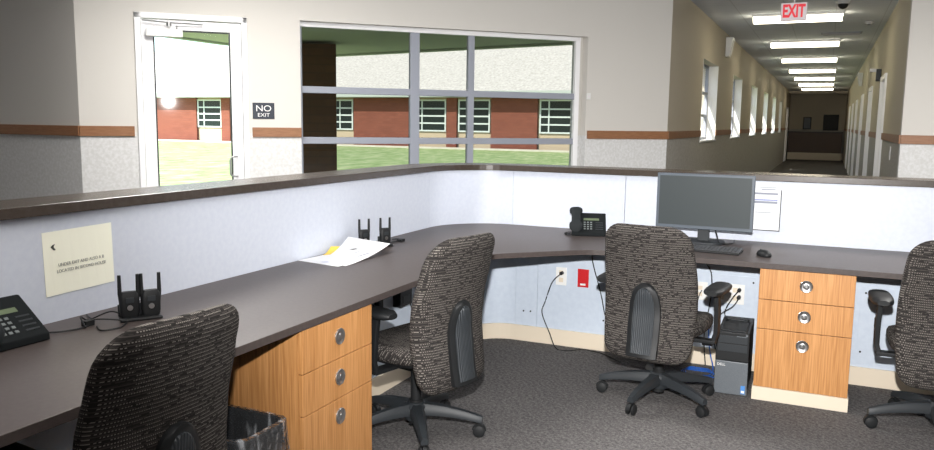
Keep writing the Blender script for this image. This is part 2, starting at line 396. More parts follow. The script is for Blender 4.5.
# glazed entrance door
o = thing('door_1', None, None); struct(o)
a0, a1 = DO[0], DO[1]
g = G(); 
for a, b in ((a0, a0 + .05), (a1 - .05, a1)): g.box((a, -.02, 0), (b, .14, 2.425))
g.box((a0, -.02, 2.375), (a1, .14, 2.425)); sl(g.build('door_frame', 'white_frame', o, bevel=.004))
gl0, gl1 = SL - 5.435, SL - 4.775
g = G(); y0, y1 = .01, .055
g.box((a0 + .053, y0, .03), (gl0, y1, 2.37)); g.box((gl1, y0, .03), (a1 - .053, y1, 2.37))
g.box((gl0, y0, 2.285), (gl1, y1, 2.37)); g.box((gl0, y0, .03), (gl1, y1, .28))
lf = sl(g.build('door_leaf', 'white_frame', o, bevel=.003))
g = G()
for a, b in ((gl0, gl0 + .012), (gl1 - .012, gl1)): g.box((a, y0 + .005, .28), (b, y1 - .005, 2.285))
g.box((gl0, y0 + .005, 2.273), (gl1, y1 - .005, 2.285)); sl(g.build('glazing_bead', 'grey_plastic', o))
g = G(); g.add([(gl0, .03, .28), (gl1, .03, .28), (gl1, .03, 2.28), (gl0, .03, 2.28)], [(0, 1, 2, 3)]); sl(g.build('door_glass', 'clear', o))
g = G(); hx = SL - 4.735
g.tube([(hx, .012, 1.155), (hx - .02, -.05, 1.155), (hx - .065, -.06, 1.14), (hx - .07, -.06, 1.06), (hx - .065, -.06, .985), (hx - .02, -.05, .97), (hx, .012, .97)], .009, 10, smooth=5)
sl(g.build('door_handle', 'chrome', o, smooth=True))
g = G(); g.box((SL - 5.49, -.07, 2.215), (SL - 5.185, .008, 2.285)); cl = sl(g.build('door_closer', 'white', o, bevel=.006))
g = G(); g.tube([(SL - 5.52, -.05, 2.352), (SL - 5.31, -.055, 2.34), (SL - 5.01, -.03, 2.338)], .006, 6); g.cyl((SL - 5.30, -.055, 2.31), .022, .035); g.cyl((SL - 5.23, -.05, 2.285), .012, .03)
sl(g.build('closer_arm', 'chrome', o, smooth=True))
# no-exit sign
sg = thing('no_exit_sign', 'small dark blue sign reading NO EXIT on the wall beside the glass door', 'sign')
g = G(); g.box((SL - 4.59, -.008, 1.505), (SL - 4.39, -.0005, 1.655)); sl(g.build('sign_plate', 'navy', sg, bevel=.002))
for body, sz, z in (('NO', .08, 1.60), ('EXIT', .048, 1.54)):
    t = text('sign_lettering', body, sz, 'white', sg, (0, 0, 0), (0, 0, 0)); 
    t.matrix_world = TW @ Matrix.Translation((SL - 4.49, -.009, z)) @ Matrix.Rotation(pi / 2, 4, 'X') @ Matrix.Diagonal((1.15, 1, 1, 1))

# corridor windows
for i, (a, b, c, d) in enumerate(cw):
    g = G(); x0, x1 = XL - .19, XL - .14
    for u, w_ in ((a, a + .05), (b - .05, b), ((a + b) / 2 - .02, (a + b) / 2 + .02)): g.box((x0, u, c), (x1, w_, d))
    for u, w_ in ((c, c + .04), (d - .04, d), (1.63, 1.67), (1.98, 2.02)): g.box((x0 + .002, a, u), (x1 - .002, b, w_))
    o = struct(g.build('window_%d' % (i + 2), 'alu'))
    g = G(); g.add([(XL - .165, a, c), (XL - .165, b, c), (XL - .165, b, d), (XL - .165, a, d)], [(0, 1, 2, 3)]); g.build('window_pane', 'clear', o)
    g = G(); g.box((XL - .14, a - .03, c - .02), (XL + .02, b + .03, c + .004)); g.build('window_sill', 'white', o, bevel=.003)
    g = G(); g.box((XL - .14, b - .012, c + .004), (XL + .004, b, d)); g.box((XL - .14, a, c + .004), (XL + .004, a + .012, d)); g.build('window_lining', 'white', o)
# corridor doors on the right
for i, (a, b) in enumerate(dr):
    o = thing('door_%d' % (i + 2), None, None); struct(o)
    g = G()
    for u, w_ in ((a - .04, a + .03), (b - .03, b + .04)): g.box((XR - .03, u, 0), (XR + .15, w_, 2.24))
    g.box((XR - .029, a + .03, 2.17), (XR + .149, b - .03, 2.24)); g.build('door_frame', 'white_frame', o, bevel=.004)
    g = G(); g.box((XR + .04, a + .035, .01), (XR + .085, b - .035, 2.165)); g.build('door_leaf', 'doorleaf', o)
    g = G(); g.cyl((XR - .01, a + .12, 1.0), .012, .05, 'x', 10); g.cyl((XR - .02, a + .12, 1.0), .028, .02, 'x', 14); g.build('door_knob', 'chrome', o, smooth=True)
# far end of corridor: desk front, header, framed notice boards, door casing
fc = thing('far_reception_desk', 'low brown desk front closing off the far end of the corridor', 'desk', (-.5, 39.2, 0))
g = G(); g.box((-1.13, 0, .32), (1.1, .5, 1.22)); g.build('desk_front', 'far_counter', fc, bevel=.01)
g = G(); g.box((-1.14, -.05, 1.22), (1.12, .55, 1.27)); g.build('desk_top', 'worktop', fc, bevel=.006)
g = G(); g.box((-1.13, .02, 0), (1.1, .5, .32)); g.build('desk_plinth', 'cream_base', fc)
g = G(); g.box((XL, 38.2, 2.94), (XR, 38.45, CEIL)); struct(g.build('trim_6', 'cream_base'))
for nm, lb, x0, x1, z0, z1, mm in (('notice_board', 'small pale framed board left of centre on the corridor end wall', -1.07, -.72, 1.37, 1.93, 'bezel'), ('wall_picture', 'large dark framed picture on the right of the corridor end wall', -.22, .42, 1.33, 2.05, 'black')):
    p = thing(nm, lb, 'picture' if nm == 'wall_picture' else 'board', ((x0 + x1) / 2, 39.99, z0))
    h = z1 - z0; w2 = (x1 - x0) / 2
    g = G()
    for a, b in (((-w2, -.03, 0), (-w2 + .04, 0, h)), ((w2 - .04, -.03, 0), (w2, 0, h)), ((-w2, -.03, 0), (w2, 0, .04)), ((-w2, -.03, h - .04), (w2, 0, h))): g.box(a, b)
    g.build('frame', 'blackmatte', p); g = G(); g.box((-w2 + .03, -.015, .03), (w2 - .03, -.001, h - .03)); g.build('picture_panel', mm, p)
g = G(); g.box((XL + .002, 36.6, 0), (XL + .05, 36.72, 2.2)); g.box((XL + .002, 37.6, 0), (XL + .05, 37.72, 2.2)); g.box((XL + .002, 36.6, 2.2), (XL + .05, 37.72, 2.3)); struct(g.build('trim_7', 'white_frame'))

# ------------------------------------------------------------------ corridor ceiling things
lab = ['nearest the hall, behind the exit sign', 'second from the hall', 'third from the hall', 'fourth from the hall', 'third from the far end', 'second from the far end', 'nearest the far end']
L0 = None
for i in range(7):
    y = 12.15 + 3.80 * i
    if L0 is None:
        L0 = thing('ceiling_light', '', 'ceiling light', group='corridor ceiling lights')
        g = G(); g.box((-.585, -.16, -.035), (.585, .16, 0)); g.build('housing', 'white', L0, bevel=.004)
        prof = [(-.15, -.035), (-.145, -.08), (-.09, -.105), (0, -.112), (.09, -.105), (.145, -.08), (.15, -.035)]
        g = G(); g.loft([[(x, y_, z) for y_, z in prof] for x in (-.57, .57)]); g.build('diffuser', 'lamp', L0, smooth=True)
        t = L0
    else: t = copy_tree(L0)
    t.location = (-.49, y, CEIL - .0005); t['label'] = 'lit white strip light across the corridor ceiling, ' + lab[i]
ex = thing('exit_sign', 'white exit sign with red EXIT letters hanging below the corridor ceiling', 'sign', (-.42, 9.45, CEIL))
g = G(); g.box((-.132, -.025, -.415), (.132, .025, -.225)); g.build('sign_case', 'exit_face', ex, bevel=.006)
g = G(); g.box((-.05, -.02, -.03), (.05, .02, -.0005)); g.cyl((0, 0, -.226), .008, .2, seg=10); g.build('ceiling_mount', 'white', ex)
text('exit_lettering', 'EXIT', .185, 'redletter', ex, (0, -.0262, -.318), (pi / 2, 0, 0), .60, .001, bold=.007)
dm = thing('security_camera', 'small dark dome camera on the corridor ceiling right of the exit sign', 'camera', (.07, 11.1, CEIL))
g = G(); g.cyl((0, 0, -.035), .075, .0345, seg=24, r2=.09); g.build('camera_base', 'camera_white', dm, smooth=True)
g = G(); g.loft([[(.062 * cos(t_) * cos(2 * pi * k / 20), .062 * cos(t_) * sin(2 * pi * k / 20), -.035 - .06 * sin(t_)) for k in range(20)] for t_ in [j * pi / 2 / 6 for j in range(6)] + [1.5]]); g.build('camera_dome', 'black', dm, smooth=True)
vt = thing('ceiling_vent', 'long slatted metal air vent in the corridor ceiling, right of the second light', 'vent', (.1, 14.75, CEIL))
g = G(); g.box((-.31, -.12, -.012), (.31, .12, -.0005)); g.build('vent_frame', 'alu', vt, bevel=.003)
for k in range(5):
    g = G(); T = Matrix.Translation((0, -.08 + .04 * k, -.018)) @ Matrix.Rotation(.6, 4, 'X'); g.box((-.28, -.014, -.002), (.28, .014, .002), T); g.build('vent_slat', 'camera_white', vt)
sd = thing('smoke_detector', 'small round smoke detector on the corridor ceiling beside the right wall', 'detector', (.45, 13.3, CEIL))
g = G(); g.cyl((0, 0, -.04), .05, .0395, seg=24, r2=.065); g.build('detector_body', 'camera_white', sd, smooth=True)
g = G(); g.cyl((0, 0, -.05), .02, .01, seg=16); g.build('detector_sensor', 'grey_plastic', sd, smooth=True)
def wspeaker(loc, rz, label):
    sp_ = thing('wall_speaker', label, 'speaker', loc, rz, 'corridor wall speakers')
    g = G(); g.loft([[(-.13, 0, -.16), (.13, 0, -.16), (.13, -.06, -.16), (-.13, -.06, -.16)], [(-.13, 0, .16), (.13, 0, .16), (.13, -.12, .16), (-.13, -.12, .16)]]); g.build('speaker_case', 'white', sp_, bevel=.006)
    g = G(); T = Matrix.Rotation(0.186, 4, 'X'); g.box((-.1, -.096, -.12), (.1, -.0885, .13), T); g.build('speaker_grille', 'camera_white', sp_)
wspeaker((XL + .001, 14.35, 2.82), pi / 2, 'white wedge shaped speaker high on the left corridor wall above the windows')
wspeaker((XR - .001, 21.9, 2.66), -pi / 2, 'white wedge shaped speaker high on the right corridor wall above the doors')
sw = thing('light_switch', 'small white switch plate on the right corridor wall before the first door', 'switch', (XR, 10.6, 1.2))
g = G(); g.box((-.008, -.05, -.08), (-.0005, .05, .08)); g.build('switch_plate', 'white', sw, bevel=.002)
g = G(); g.box((-.014, -.012, -.025), (-.008, .012, .025)); g.build('switch_lever', 'camera_white', sw, bevel=.002)
br_ = thing('wall_alarm', 'small dark alarm with a white bracket above the first door in the right corridor wall', 'alarm', (XR, 13.9, 2.3))
g = G(); g.box((-.07, -.09, -.09), (-.0005, .09, .09)); g.build('alarm_body', 'grey_plastic', br_, bevel=.008)
g = G(); g.box((-.16, -.03, .05), (-.07, .03, .1)); g.build('alarm_bracket', 'white', br_, bevel=.004)

# ------------------------------------------------------------------ outside
g = G(); g.box((-80, 9.6, -.35), (8, 43.0, -.12)); o = struct(g.build('lawn', 'grass')); o['label'] = 'green lawn outside the windows'
g = G(); g.box((-80, 42.55, -.119), (8, 43.05, -.02)); struct(g.build('path', 'concrete'))
bd = thing('brick_building', 'long red brick building with a pale shingle roof across the lawn', 'building', (0, 43.5, -.1))
g = G(); g.box((-60, 0.12, 0), (8, 6, 3.05)); g.build('wall', 'stone', bd)
bricks = [(-70, -55.0), (-50.6, -49.0), (-44.9, -40.9), (-38.6, -37.85), (-35.6, -31.3), (-27.75, -23.6), (-21.1, -20.45), (-18.2, -15.2), (-10.4, -9.7), (-7.3, -3)]
bricks = [(-44.8, -40.85), (-38.6, -37.85), (-35.5, -31.6), (-27.75, -23.55), (-21.13, -20.45), (-18.2, -15.3), (-10.9, -10.2), (-7.3, -3)]
for a, b in bricks:
    g = G(); g.box((a, -.06, 0), (b, .12, 3.04)); g.build('brick_facing', 'brick', bd)
wins = [(-40.8, -38.65), (-37.8, -35.6), (-31.5, -29.3), (-29.2, -27.85), (-23.45, -21.2), (-20.38, -18.3), (-15.2, -13.1), (-12.9, -10.95), (-10.1, -7.4)]
for a, b in wins:
    g = G()
    for u, w_ in ((a, a + .09), (b - .09, b), (a + (b - a) * .27 - .04, a + (b - a) * .27 + .04)): g.box((u, 0.02, 1.0), (w_, .13, 2.95))
    for z in (1.0, 1.46, 1.9, 2.35, 2.85): g.box((a, 0.03, z), (b, .13, z + .09))
    f_ = g.build('window', 'mulwhite', bd)
    g = G(); g.box((a + .05, .06, 1.05), (b - .05, .125, 2.9)); g.build('pane', 'darkglass', f_)
g = G(); g.box((-62, -.75, 3.05), (9, .12, 3.12)); g.build('soffit', 'soffit', bd)
g = G(); g.box((-62, -.85, 3.08), (9, -.74, 3.42)); g.build('fascia', 'fascia', bd)
g = G(); g.loft([[(x, -.8, 3.42), (x, 6, 7.0), (x, 12, 3.4)] for x in (-62, 9)]); g.build('roof', 'roofpanel', bd)
# canopy outside the window and its brick pier
cp = thing('entrance_canopy', 'flat canopy roof outside the door and big window', 'canopy', (0, 0, 3.0))
g = G(); g.prism([(-6.6, 5.0), (-11.0, 9.6), (-11.0, 12.6), (-10.35, 15.5), (-4.0, 14.3), (-3.3, 8.3)], 0, .08); g.build('soffit', 'soffit', cp)
g = G(); g.prism([(-11.0, 12.6), (-10.35, 15.5), (-4.0, 14.3), (-4.0, 14.5), (-10.5, 15.7), (-11.15, 12.6)], -.04, .3); g.build('fascia', 'fascia', cp)
g = G(); g.prism([(-11.0, 9.6), (-11.0, 12.6), (-11.15, 12.6), (-11.15, 9.6)], -.04, .3); g.build('fascia', 'fascia', cp)
T = Matrix.Translation((-9.2, 13.1, 0)) @ Matrix.Rotation(radians(35), 4, 'Z')
g = G(); g.box((-.36, -.36, -.12), (.36, .36, 2.95), T)
pr_ = g.build('brick_pier', 'darkbrick', bevel=.01); tag(pr_, 'dark brown brick pier outside, seen through the left panes of the big window', 'pier')

# ------------------------------------------------------------------ reception partition, ledge and worktop
XP, YP = -2.50, 5.33; CC = (-2.05, 4.88)       # upper panel faces and corner arc centre (r .45)
def arc(r, c=CC, a0=180, a1=90, n=14): return [(c[0] + r * cos(radians(a0 + (a1 - a0) * i / n)), c[1] + r * sin(radians(a0 + (a1 - a0) * i / n))) for i in range(n + 1)]
rp = thing('reception_partition', 'pale blue grey laminate partition wrapping round the reception desk', 'partition')
ZB, ZT = .60, 1.155
g = G(); g.box((XP - .12, -1.4, 0), (XP, CC[1] - .0015, ZT)); g.build('left_panel', 'panel', rp, bevel=.001)
g = G(); g.prism(arc(.45) + arc(.57)[::-1], 0, ZT); g.build('corner_panel', 'panel', rp, smooth=True)
SP = -1.23
g = G(); g.box((CC[0] + .0015, YP, 0), (SP - .0015, YP + .12, ZT)); g.build('right_panel', 'panel', rp, bevel=.001)
g = G(); g.box((SP + .0015, YP, 0), (3.6, YP + .12, ZT)); g.build('right_panel', 'panel', rp, bevel=.001)
# lower panels set forward
XQ, YQ = -2.17, 5.03; CQ = (-1.90, 4.76)
g = G(); g.box((XP, -1.4, .0), (XQ, CQ[1], .73)); g.build('lower_panel', 'panel_low', rp)
g = G(); g.prism([(XP, CQ[1])] + arc(.27, CQ) + [(CQ[0], YP), (-2.2, YP - .05), (XP + .05, 5.0)], 0, .73); g.build('lower_corner', 'panel_low', rp, smooth=True)
g = G(); g.box((CQ[0] + .001, YQ, 0), (-1.741, YP, .73)); g.build('lower_panel', 'panel_low', rp)
g = G(); g.box((-1.739, YQ, 0), (3.6, YP, .73)); g.build('lower_panel', 'panel_low', rp)
pts = [(XQ, -1.4)] + arc(.27, CQ) + [(3.6, YQ)]
pin = [(XQ + .012, -1.4)] + arc(.258, CQ) + [(3.6, YQ - .012)]
g = G(); g.prism(pts + pin[::-1], 0, .108); g.build('baseboard', 'cream_base', rp)
# access panels with screws
for x0, x1, z0, z1, sc in ((-.60, -.335, .31, .585, ((-.352, .55),)), (.235, .62, .13, .585, ((.262, .55), (.255, .20)))):
    g = G(); g.box((x0, YQ - .004, z0), (x1, YQ - .0003, z1)); ap = g.build('access_panel', 'panel_low', rp, bevel=.001)
    for sx, sz in sc:
        g = G(); g.cyl((sx, YQ - .0065, sz), .006, .003, 'y', 12); g.build('screw', 'black', ap)
for sx, sz in ((-1.838, .209), (-1.787, .211), (-1.274, .205)):
    g = G(); g.cyl((sx, YQ - .003, sz), .006, .0035, 'y', 10); g.build('screw', 'black', rp)
ld = thing('counter_ledge', 'narrow dark brown ledge running along the top of the partition', 'ledge')
outer = [(-2.735, -1.4)] + arc(.685) + [(3.6, 5.565)]; inner = [(-2.475, -1.4)] + arc(.425) + [(3.6, 5.305)]
g = G(); g.prism(outer + inner[::-1], 1.1555, 1.195); g.build('ledge_top', 'ledge', ld, bevel=.003)
g = G(); g.prism([(-2.66, -1.4)] + arc(.61) + [(3.6, 5.49)] + ([(-2.621, -1.4)] + arc(.571) + [(3.6, 5.451)])[::-1], 1.11, 1.155); g.build('support_rail', 'grey_plastic', ld)
wt = thing('worktop', 'dark brown laminate worktop with a rounded inner corner', 'worktop')
def fillet(p, c, n_, r, k=6):
    # quadratic rounding of corner c
    a = Vector(c) + (Vector(p) - Vector(c)).normalized() * r; b = Vector(c) + (Vector(n_) - Vector(c)).normalized() * r
    return [tuple((1 - t) ** 2 * a + 2 * t * (1 - t) * Vector(c) + t * t * b) for t in [i / k for i in range(k + 1)]]
A, B_, C_, D_ = (-1.70, -1.4), (-1.70, 4.03), (-1.215, 4.49), (3.6, 4.49)
front = [A] + fillet(A, B_, C_, .12) + fillet(B_, C_, D_, .12) + [D_]
back = [(XP + .001, -1.4)] + arc(.449) + [(3.6, YP - .001)]
g = G(); g.prism(back + front[::-1], .735, .765); g.build('worktop_slab', 'worktop', wt, bevel=.002)
for (bx, by, rz) in ((-2.16, .6, 0), (-2.16, 3.6, 0), (.95, 5.02, -pi / 2), (1.9, 5.02, -pi / 2)):
    g = G(); g.box((0, -.02, .70), (.36, .02, .7345)); g.box((0, -.02, .45), (.03, .02, .70)); g.build('support_bracket', 'blackmatte', wt, loc=(bx, by, 0), rot=(0, 0, rz))

# ------------------------------------------------------------------ pedestals
def pedestal(label, loc, rz, w):
    p = thing('drawer_pedestal', label, 'drawer unit', loc, rz, 'oak drawer pedestals'); h = w / 2
    g = G(); g.box((-h, .022, .075), (h, .45, .7335)); g.build('carcass', 'oak', p)
    g = G(); g.box((-h - .006, -.004, 0), (h + .006, .45, .0745)); g.build('toe_kick', 'cream_base', p)
    for z0, z1, kz in ((.0765, .400, .328), (.4035, .5635, .489), (.567, .7325, .655)):
        g = G(); g.box((-h, 0, z0), (h, .021, z1)); dw = g.build('drawer_front', ['oak', 'oak_edge'], p, bevel=.0012)
        g = G(); R = [.033, .033, .031, .024, .017, .010, .0075]; Yv = [-.0005, -.004, -.006, -.003, -.0015, -.0035, -.006]
        g.loft([[(r * cos(2 * pi * k / 28), y_, kz + r * sin(2 * pi * k / 28)) for k in range(28)] for r, y_ in zip(R, Yv)])
        g.build('drawer_pull', 'steel', dw, smooth=True)
    return p
pedestal('oak three drawer pedestal standing right of the black computer tower', (-.05, 4.497, 0), 0, .47)
pedestal('oak three drawer pedestal under the left desk behind the waste bin', (-1.703, 2.555, 0), pi / 2, .485)

# ------------------------------------------------------------------ chairs
def ycurve(z):
    P = [(.29, -.262), (.42, -.238), (.56, -.222), (.70, -.235), (.85, -.275), (1.02, -.335)]
    for (a, b), (c, d) in zip(P, P[1:]):
        if z <= c or c == P[-1][0]:
            t = max(0, (z - a) / (c - a)); t = t * t * (3 - 2 * t) * .4 + t * .6; return b + (d - b) * t
def make_chair():
    c = thing('office_chair', '', 'chair')
    # backrest
    z0, z1 = .285, 1.0; rings = []; K = 26
    for i in range(K + 1):
        u = -1 + 2 * i / K; u = sin(u * pi / 2); z = (z0 + z1) / 2 + u * (z1 - z0) / 2; t = (z - z0) / (z1 - z0)
        W = .226 + .022 * sin(pi * min(1, t * 1.02)) - .004 * t
        dt, db = z1 - z, z - z0; rc, rb = .095, .075; wd = W
        if dt < rc: wd = W - rc + sqrt(max(0, rc * rc - (rc - dt) ** 2))
        if db < rb: wd = W - rb + sqrt(max(0, rb * rb - (rb - db) ** 2))
        th = .042 * (max(0.0, 1 - abs(u) ** 7)) ** .5 if i not in (0, K) else .006
        th = max(th, .006)
        ring = [(x, y, z) for x, y in sup(0, 0, wd, th, 3.2, 44)]
        rings.append([(x, y + ycurve(z) + .55 * x * x, z) for x, y, _ in ring])
    g = G(); g.loft(rings); b = g.build('backrest', 'fabric', c, smooth=True)
    # black rim hugging lower back edge
    g = G(); pt = []
    for i in range(25):
        a = pi * i / 24; x = -.178 * cos(a); pt.append((x, ycurve(.33) + .55 * x * x - .004, .345 - .05 * sin(a) ** .6))
    g.tube(pt, .012, 8); g.build('back_shell_edge', 'black', c, smooth=True)
    # arched bracket on the rear face
    def arch(zb, zt, w0, w1, dy, th, name, m, K=14):
        R = []
        for i in range(K + 1):
            t = i / K; z = zb + (zt - zb) * sin(t * pi / 2); k = (z - zb) / (zt - zb)
            W = (w0 + (w1 - w0) * k) * sqrt(max(0.0, 1 - k ** 5)) + .002
            y = ycurve(z) - .042 - dy
            R.append([(-W, y + .012, z), (-W, y - th * .5, z), (-W * .7, y - th, z), (W * .7, y - th, z), (W, y - th * .5, z), (W, y + .012, z)])
        g = G(); g.loft(R); return g.build(name, m, c, smooth=True)
    arch(.315, .70, .078, .088, 0.0, .022, 'back_bracket', 'black')
    arch(.335, .675, .052, .060, .018, .012, 'bracket_panel', 'ribbed')
    # seat
    R = []
    for z, s_ in ((.405, .90), (.415, .97), (.435, 1.0), (.465, 1.0), (.482, .965), (.49, .88)):
        R.append([(x, y, z + (-.03 * max(0, (y - .12) / .13) ** 2 if y > .12 else 0)) for x, y in sup(0, .03, .245 * s_, .235 * s_, 3.6, 44)])
    g = G(); g.loft(R); g.build('seat', 'fabric_seat', c, smooth=True)
    g = G(); g.loft([[(x, y, z) for x, y in sup(0, .02, .21 * s_, .20 * s_, 3.6, 32)] for z, s_ in ((.378, .8), (.39, .97), (.41, 1.0))]); g.build('seat_pan', 'black', c, smooth=True)
    # J bar from mechanism to the back
    g = G(); g.tube([(0, -.02, .36), (0, -.16, .345), (0, -.27, .34), (0, -.285, .38), (0, ycurve(.44) - .03, .44)], .022, 10, smooth=5); g.build('back_support_bar', 'black', c, smooth=True)
    g = G(); g.box((-.075, -.10, .325), (.075, .10, .38)); mech = g.build('tilt_mechanism', 'blackmatte', c, bevel=.012)
    g = G(); g.tube([(.07, .04, .35), (.16, .05, .345), (.225, .05, .35)], .006, 8, smooth=4); g.loft([[(.215 + .0, .03, .335), (.215, .07, .335), (.215, .07, .35), (.215, .03, .35)], [(.27, .02, .34), (.27, .08, .34), (.27, .08, .352), (.27, .02, .352)]]); g.build('height_lever', 'black', c, smooth=True)
    g = G(); g.cyl((0, 0, .055), .026, .28, seg=20); g.cyl((0, 0, .05), .034, .12, seg=24); g.build('gas_column', 'blackmatte', c, smooth=True)
    g = G(); g.loft([[(r * cos(2 * pi * k / 24), r * sin(2 * pi * k / 24), z) for k in range(24)] for r, z in ((.055, .075), (.062, .10), (.058, .14), (.04, .158))]); g.build('base_hub', 'grey_plastic', c, smooth=True)
    legs = []
    for k in range(5):
        R = []
        for t in [i / 8 for i in range(9)]:
            r = .04 + .265 * t; zc = .125 - .035 * t ** 2; wd = .036 - .015 * t; h = .028 - .012 * t
            R.append([(r, wd * cc, zc + h * ss) for cc, ss in ((-1, -.9), (-1, .1), (-.55, 1), (.55, 1), (1, .1), (1, -.9))])
        R.append([(.325, y * .8, z - .006) for _, y, z in R[-1]])
        g = G(); g.loft(R); lg = g.build('base_leg', 'grey_plastic', c, smooth=True); lg.rotation_euler = (0, 0, 2 * pi * k / 5)
        g = G(); g.cyl((.31, 0, .05), .007, .035, seg=10)
        hood = [(.31 + .034 * cos(a), .034 * sin(a)) for a in [pi * j / 10 for j in range(11)]]
        g.loft([[(x, y, .032 + z) for x, z in hood] for y in (-.008, .008)])
        ct = g.build('caster', 'black', lg, smooth=True)
        legs.append(lg)
        for sy in (-1, 1):
            pass
        g = G()
        for sy in (-1, 1):
            y0 = .009 * sy; g.loft([[(.31 + r * cos(2 * pi * j / 22), y, .029 + r * sin(2 * pi * j / 22)) for j in range(22)] for r, y in ((.024, y0), (.0285, y0 + .003 * sy), (.0285, y0 + .011 * sy), (.02, y0 + .016 * sy))])
        g.build('caster_wheel', 'blackmatte', lg, smooth=True)
    for s_ in (-1, 1):
        R = []
        for t in [i / 8 for i in range(9)]:
            y = -.13 + .25 * t; w_ = .043 + .012 * sin(pi * min(1, t * .9 + .05)); zc = .652 + .008 * t
            e = .6 if t in (0, 1) else 1
            R.append([(s_ * .295 + a * e, y, zc + b_ * e) for a, b_ in sup(0, 0, w_, .021, 2.6, 18)])
        g = G(); g.loft(R); ar = g.build('armrest', 'black', c, smooth=True)
        g = G(); sct = [(-.012, -.026), (.012, -.026), (.012, .026), (-.012, .026)]
        g.loft([[(s_ * x + a, y + b_ * 1.0, z) for a, b_ in sct] for x, y, z in ((.295, -.02, .645), (.300, -.01, .53), (.298, 0, .42), (.285, .0, .375))])
        g.box((min(s_ * .12, s_ * .298), -.028, .362), (max(s_ * .12, s_ * .298), .028, .382)); g.box((min(s_ * .314, s_ * .306), -.012, .50), (max(s_ * .314, s_ * .306), .012, .55))
        g.build('arm_post', 'black', ar, smooth=False, bevel=.004)
    return c
CH = make_chair()
def place(loc, deg, phase, label, first=False):
    c = CH if first else copy_tree(CH)
    c.location = (*loc, 0); c.rotation_euler = (0, 0, radians(deg)); c['label'] = label
    k = 0
    for ch in c.children:
        if ch.name.startswith('base_leg'): ch.rotation_euler = (0, 0, radians(phase - deg + 72 * k)); k += 1
    return c
chairs = [((-.757, 4.25), -8, -105, 'dark woven office chair in front of the monitor, its back to the viewer'),
          ((-1.73, 3.25), 76, 17, 'dark woven office chair at the left desk, just behind the oak pedestal'),
          ((-1.80, 1.533), 86, 30, 'dark woven office chair nearest the viewer, beside the waste bin'),
          ((.59, 4.40), 3, 195, 'dark woven office chair cut off by the right edge, right of an oak pedestal')]
for i, (p_, d_, ph, lb) in enumerate(chairs): place(p_, d_, ph, lb, i == 0)

# ------------------------------------------------------------------ computer things
mo = thing('computer_monitor', 'wide grey black monitor with a dark screen standing on the right desk', 'monitor', (-.675, 5.10, .765), radians(-1))
g = G(); g.box((-.295, -.02, .085), (.295, .012, .432)); g.box((-.18, .012, .13), (.18, .04, .38)); g.build('monitor_case', 'bezel', mo, bevel=.004)
g = G(); g.box((-.278, -.0215, .107), (.278, -.0203, .417)); g.build('screen', 'screen', mo)
g = G(); g.box((-.035, .012, .008), (.035, .045, .2)); g.build('stand_neck', 'grey_plastic', mo, bevel=.003)
g = G(); g.prism(sup(0, .01, .13, .10, 3.5, 32), .0005, .012); g.build('stand_base', 'grey_plastic', mo, bevel=.002)
kb = thing('keyboard', 'black keyboard on the worktop below the monitor', 'keyboard', (-.635, 4.77, .7655), radians(-4))
g = G(); g.loft([[(x, -.075, 0), (x, .075, 0), (x, .075, .022), (x, -.075, .012)] for x in (-.225, .225)]); g.build('keyboard_case', 'black', kb, bevel=.003)
kk = None
for r in range(5):
    for cidx in range(20):
        x = -.212 + .0224 * cidx; y = -.058 + .0265 * r
        if r == 0 and 3 < cidx < 9: continue
        o = bpy.data.objects.new('key', kk.data) if kk else None
        if kk is None:
            g = G(); g.loft([[(-.0095, -.011, 0), (.0095, -.011, 0), (.0095, .011, 0), (-.0095, .011, 0)], [(-.0075, -.009, .005), (.0075, -.009, .005), (.0075, .009, .005), (-.0075, .009, .005)]]); kk = o = g.build('key', 'kbkey', kb)
        else: COL.objects.link(o); o.parent = kb
        o.location = (x, y, .0135 + (y + .075) * .067); o.rotation_euler = (.067, 0, 0)
g = G(); g.box((-.045, -.009, 0), (.06, .009, .005)); g.build('space_bar', 'kbkey', kb, loc=(-.07, -.058, .0145), rot=(.067, 0, 0))
ms = thing('computer_mouse', 'black mouse on the worktop right of the keyboard', 'mouse', (-.285, 4.735, .7655), radians(35))
R = [[(x, y, z) for x, y in sup(0, 0, .031 * s_, .056 * s_, 2.3, 24)] for z, s_ in ((0, .93), (.008, 1.0), (.02, .93), (.030, .72), (.035, .4))]
g = G(); g.loft(R); g.build('mouse_body', 'black', ms, smooth=True)
g = G(); g.cyl((-.004, .03, .027), .009, .008, 'x', 14); g.build('scroll_wheel', 'grey_plastic', ms, smooth=True)
cb = G(); cb.tube([(-.64, 5.15, .98), (-.62, 5.14, .90), (-.585, 5.10, .80), (-.56, 5.05, .772), (-.50, 5.12, .77), (-.50, 5.27, .77)], .004, 6, smooth=6)
tag(cb.build('monitor_cable', 'black', smooth=True), 'thin black cable hanging from the back of the monitor to the worktop', 'cable')
tw = thing('computer_tower', 'black and grey desktop computer tower on the carpet beside the oak pedestal', 'computer', (-.405, 4.50, 0), radians(1))
g = G(); g.box((-.086, .022, .006), (.086, .42, .355)); g.build('tower_case', 'grey_plastic', tw, bevel=.003)
g = G(); g.box((-.088, 0, .195), (.088, .024, .36)); g.build('upper_front', 'black', tw, bevel=.004)
g = G(); g.box((-.088, .001, .004), (.088, .024, .193)); lf_ = g.build('lower_front', 'silver', tw, bevel=.004)
for z in (.25, .298):
    g = G(); g.box((-.078, -.0015, z), (.078, .001, z + .042)); dv = g.build('drive_bay', 'grey_plastic', tw, bevel=.001)
    if z > .29: pass
g = G(); g.box((.02, -.0025, .338), (.07, -.001, .342)); g.build('drive_button', 'silver', tw)
g = G(); g.cyl((.073, -.002, .348), .006, .003, 'y', 12); g.build('power_button', 'silver', tw)
g = G(); g.box((-.07, .04, .3555), (.07, .30, .362)); g.build('top_tray', 'black', tw, bevel=.003)
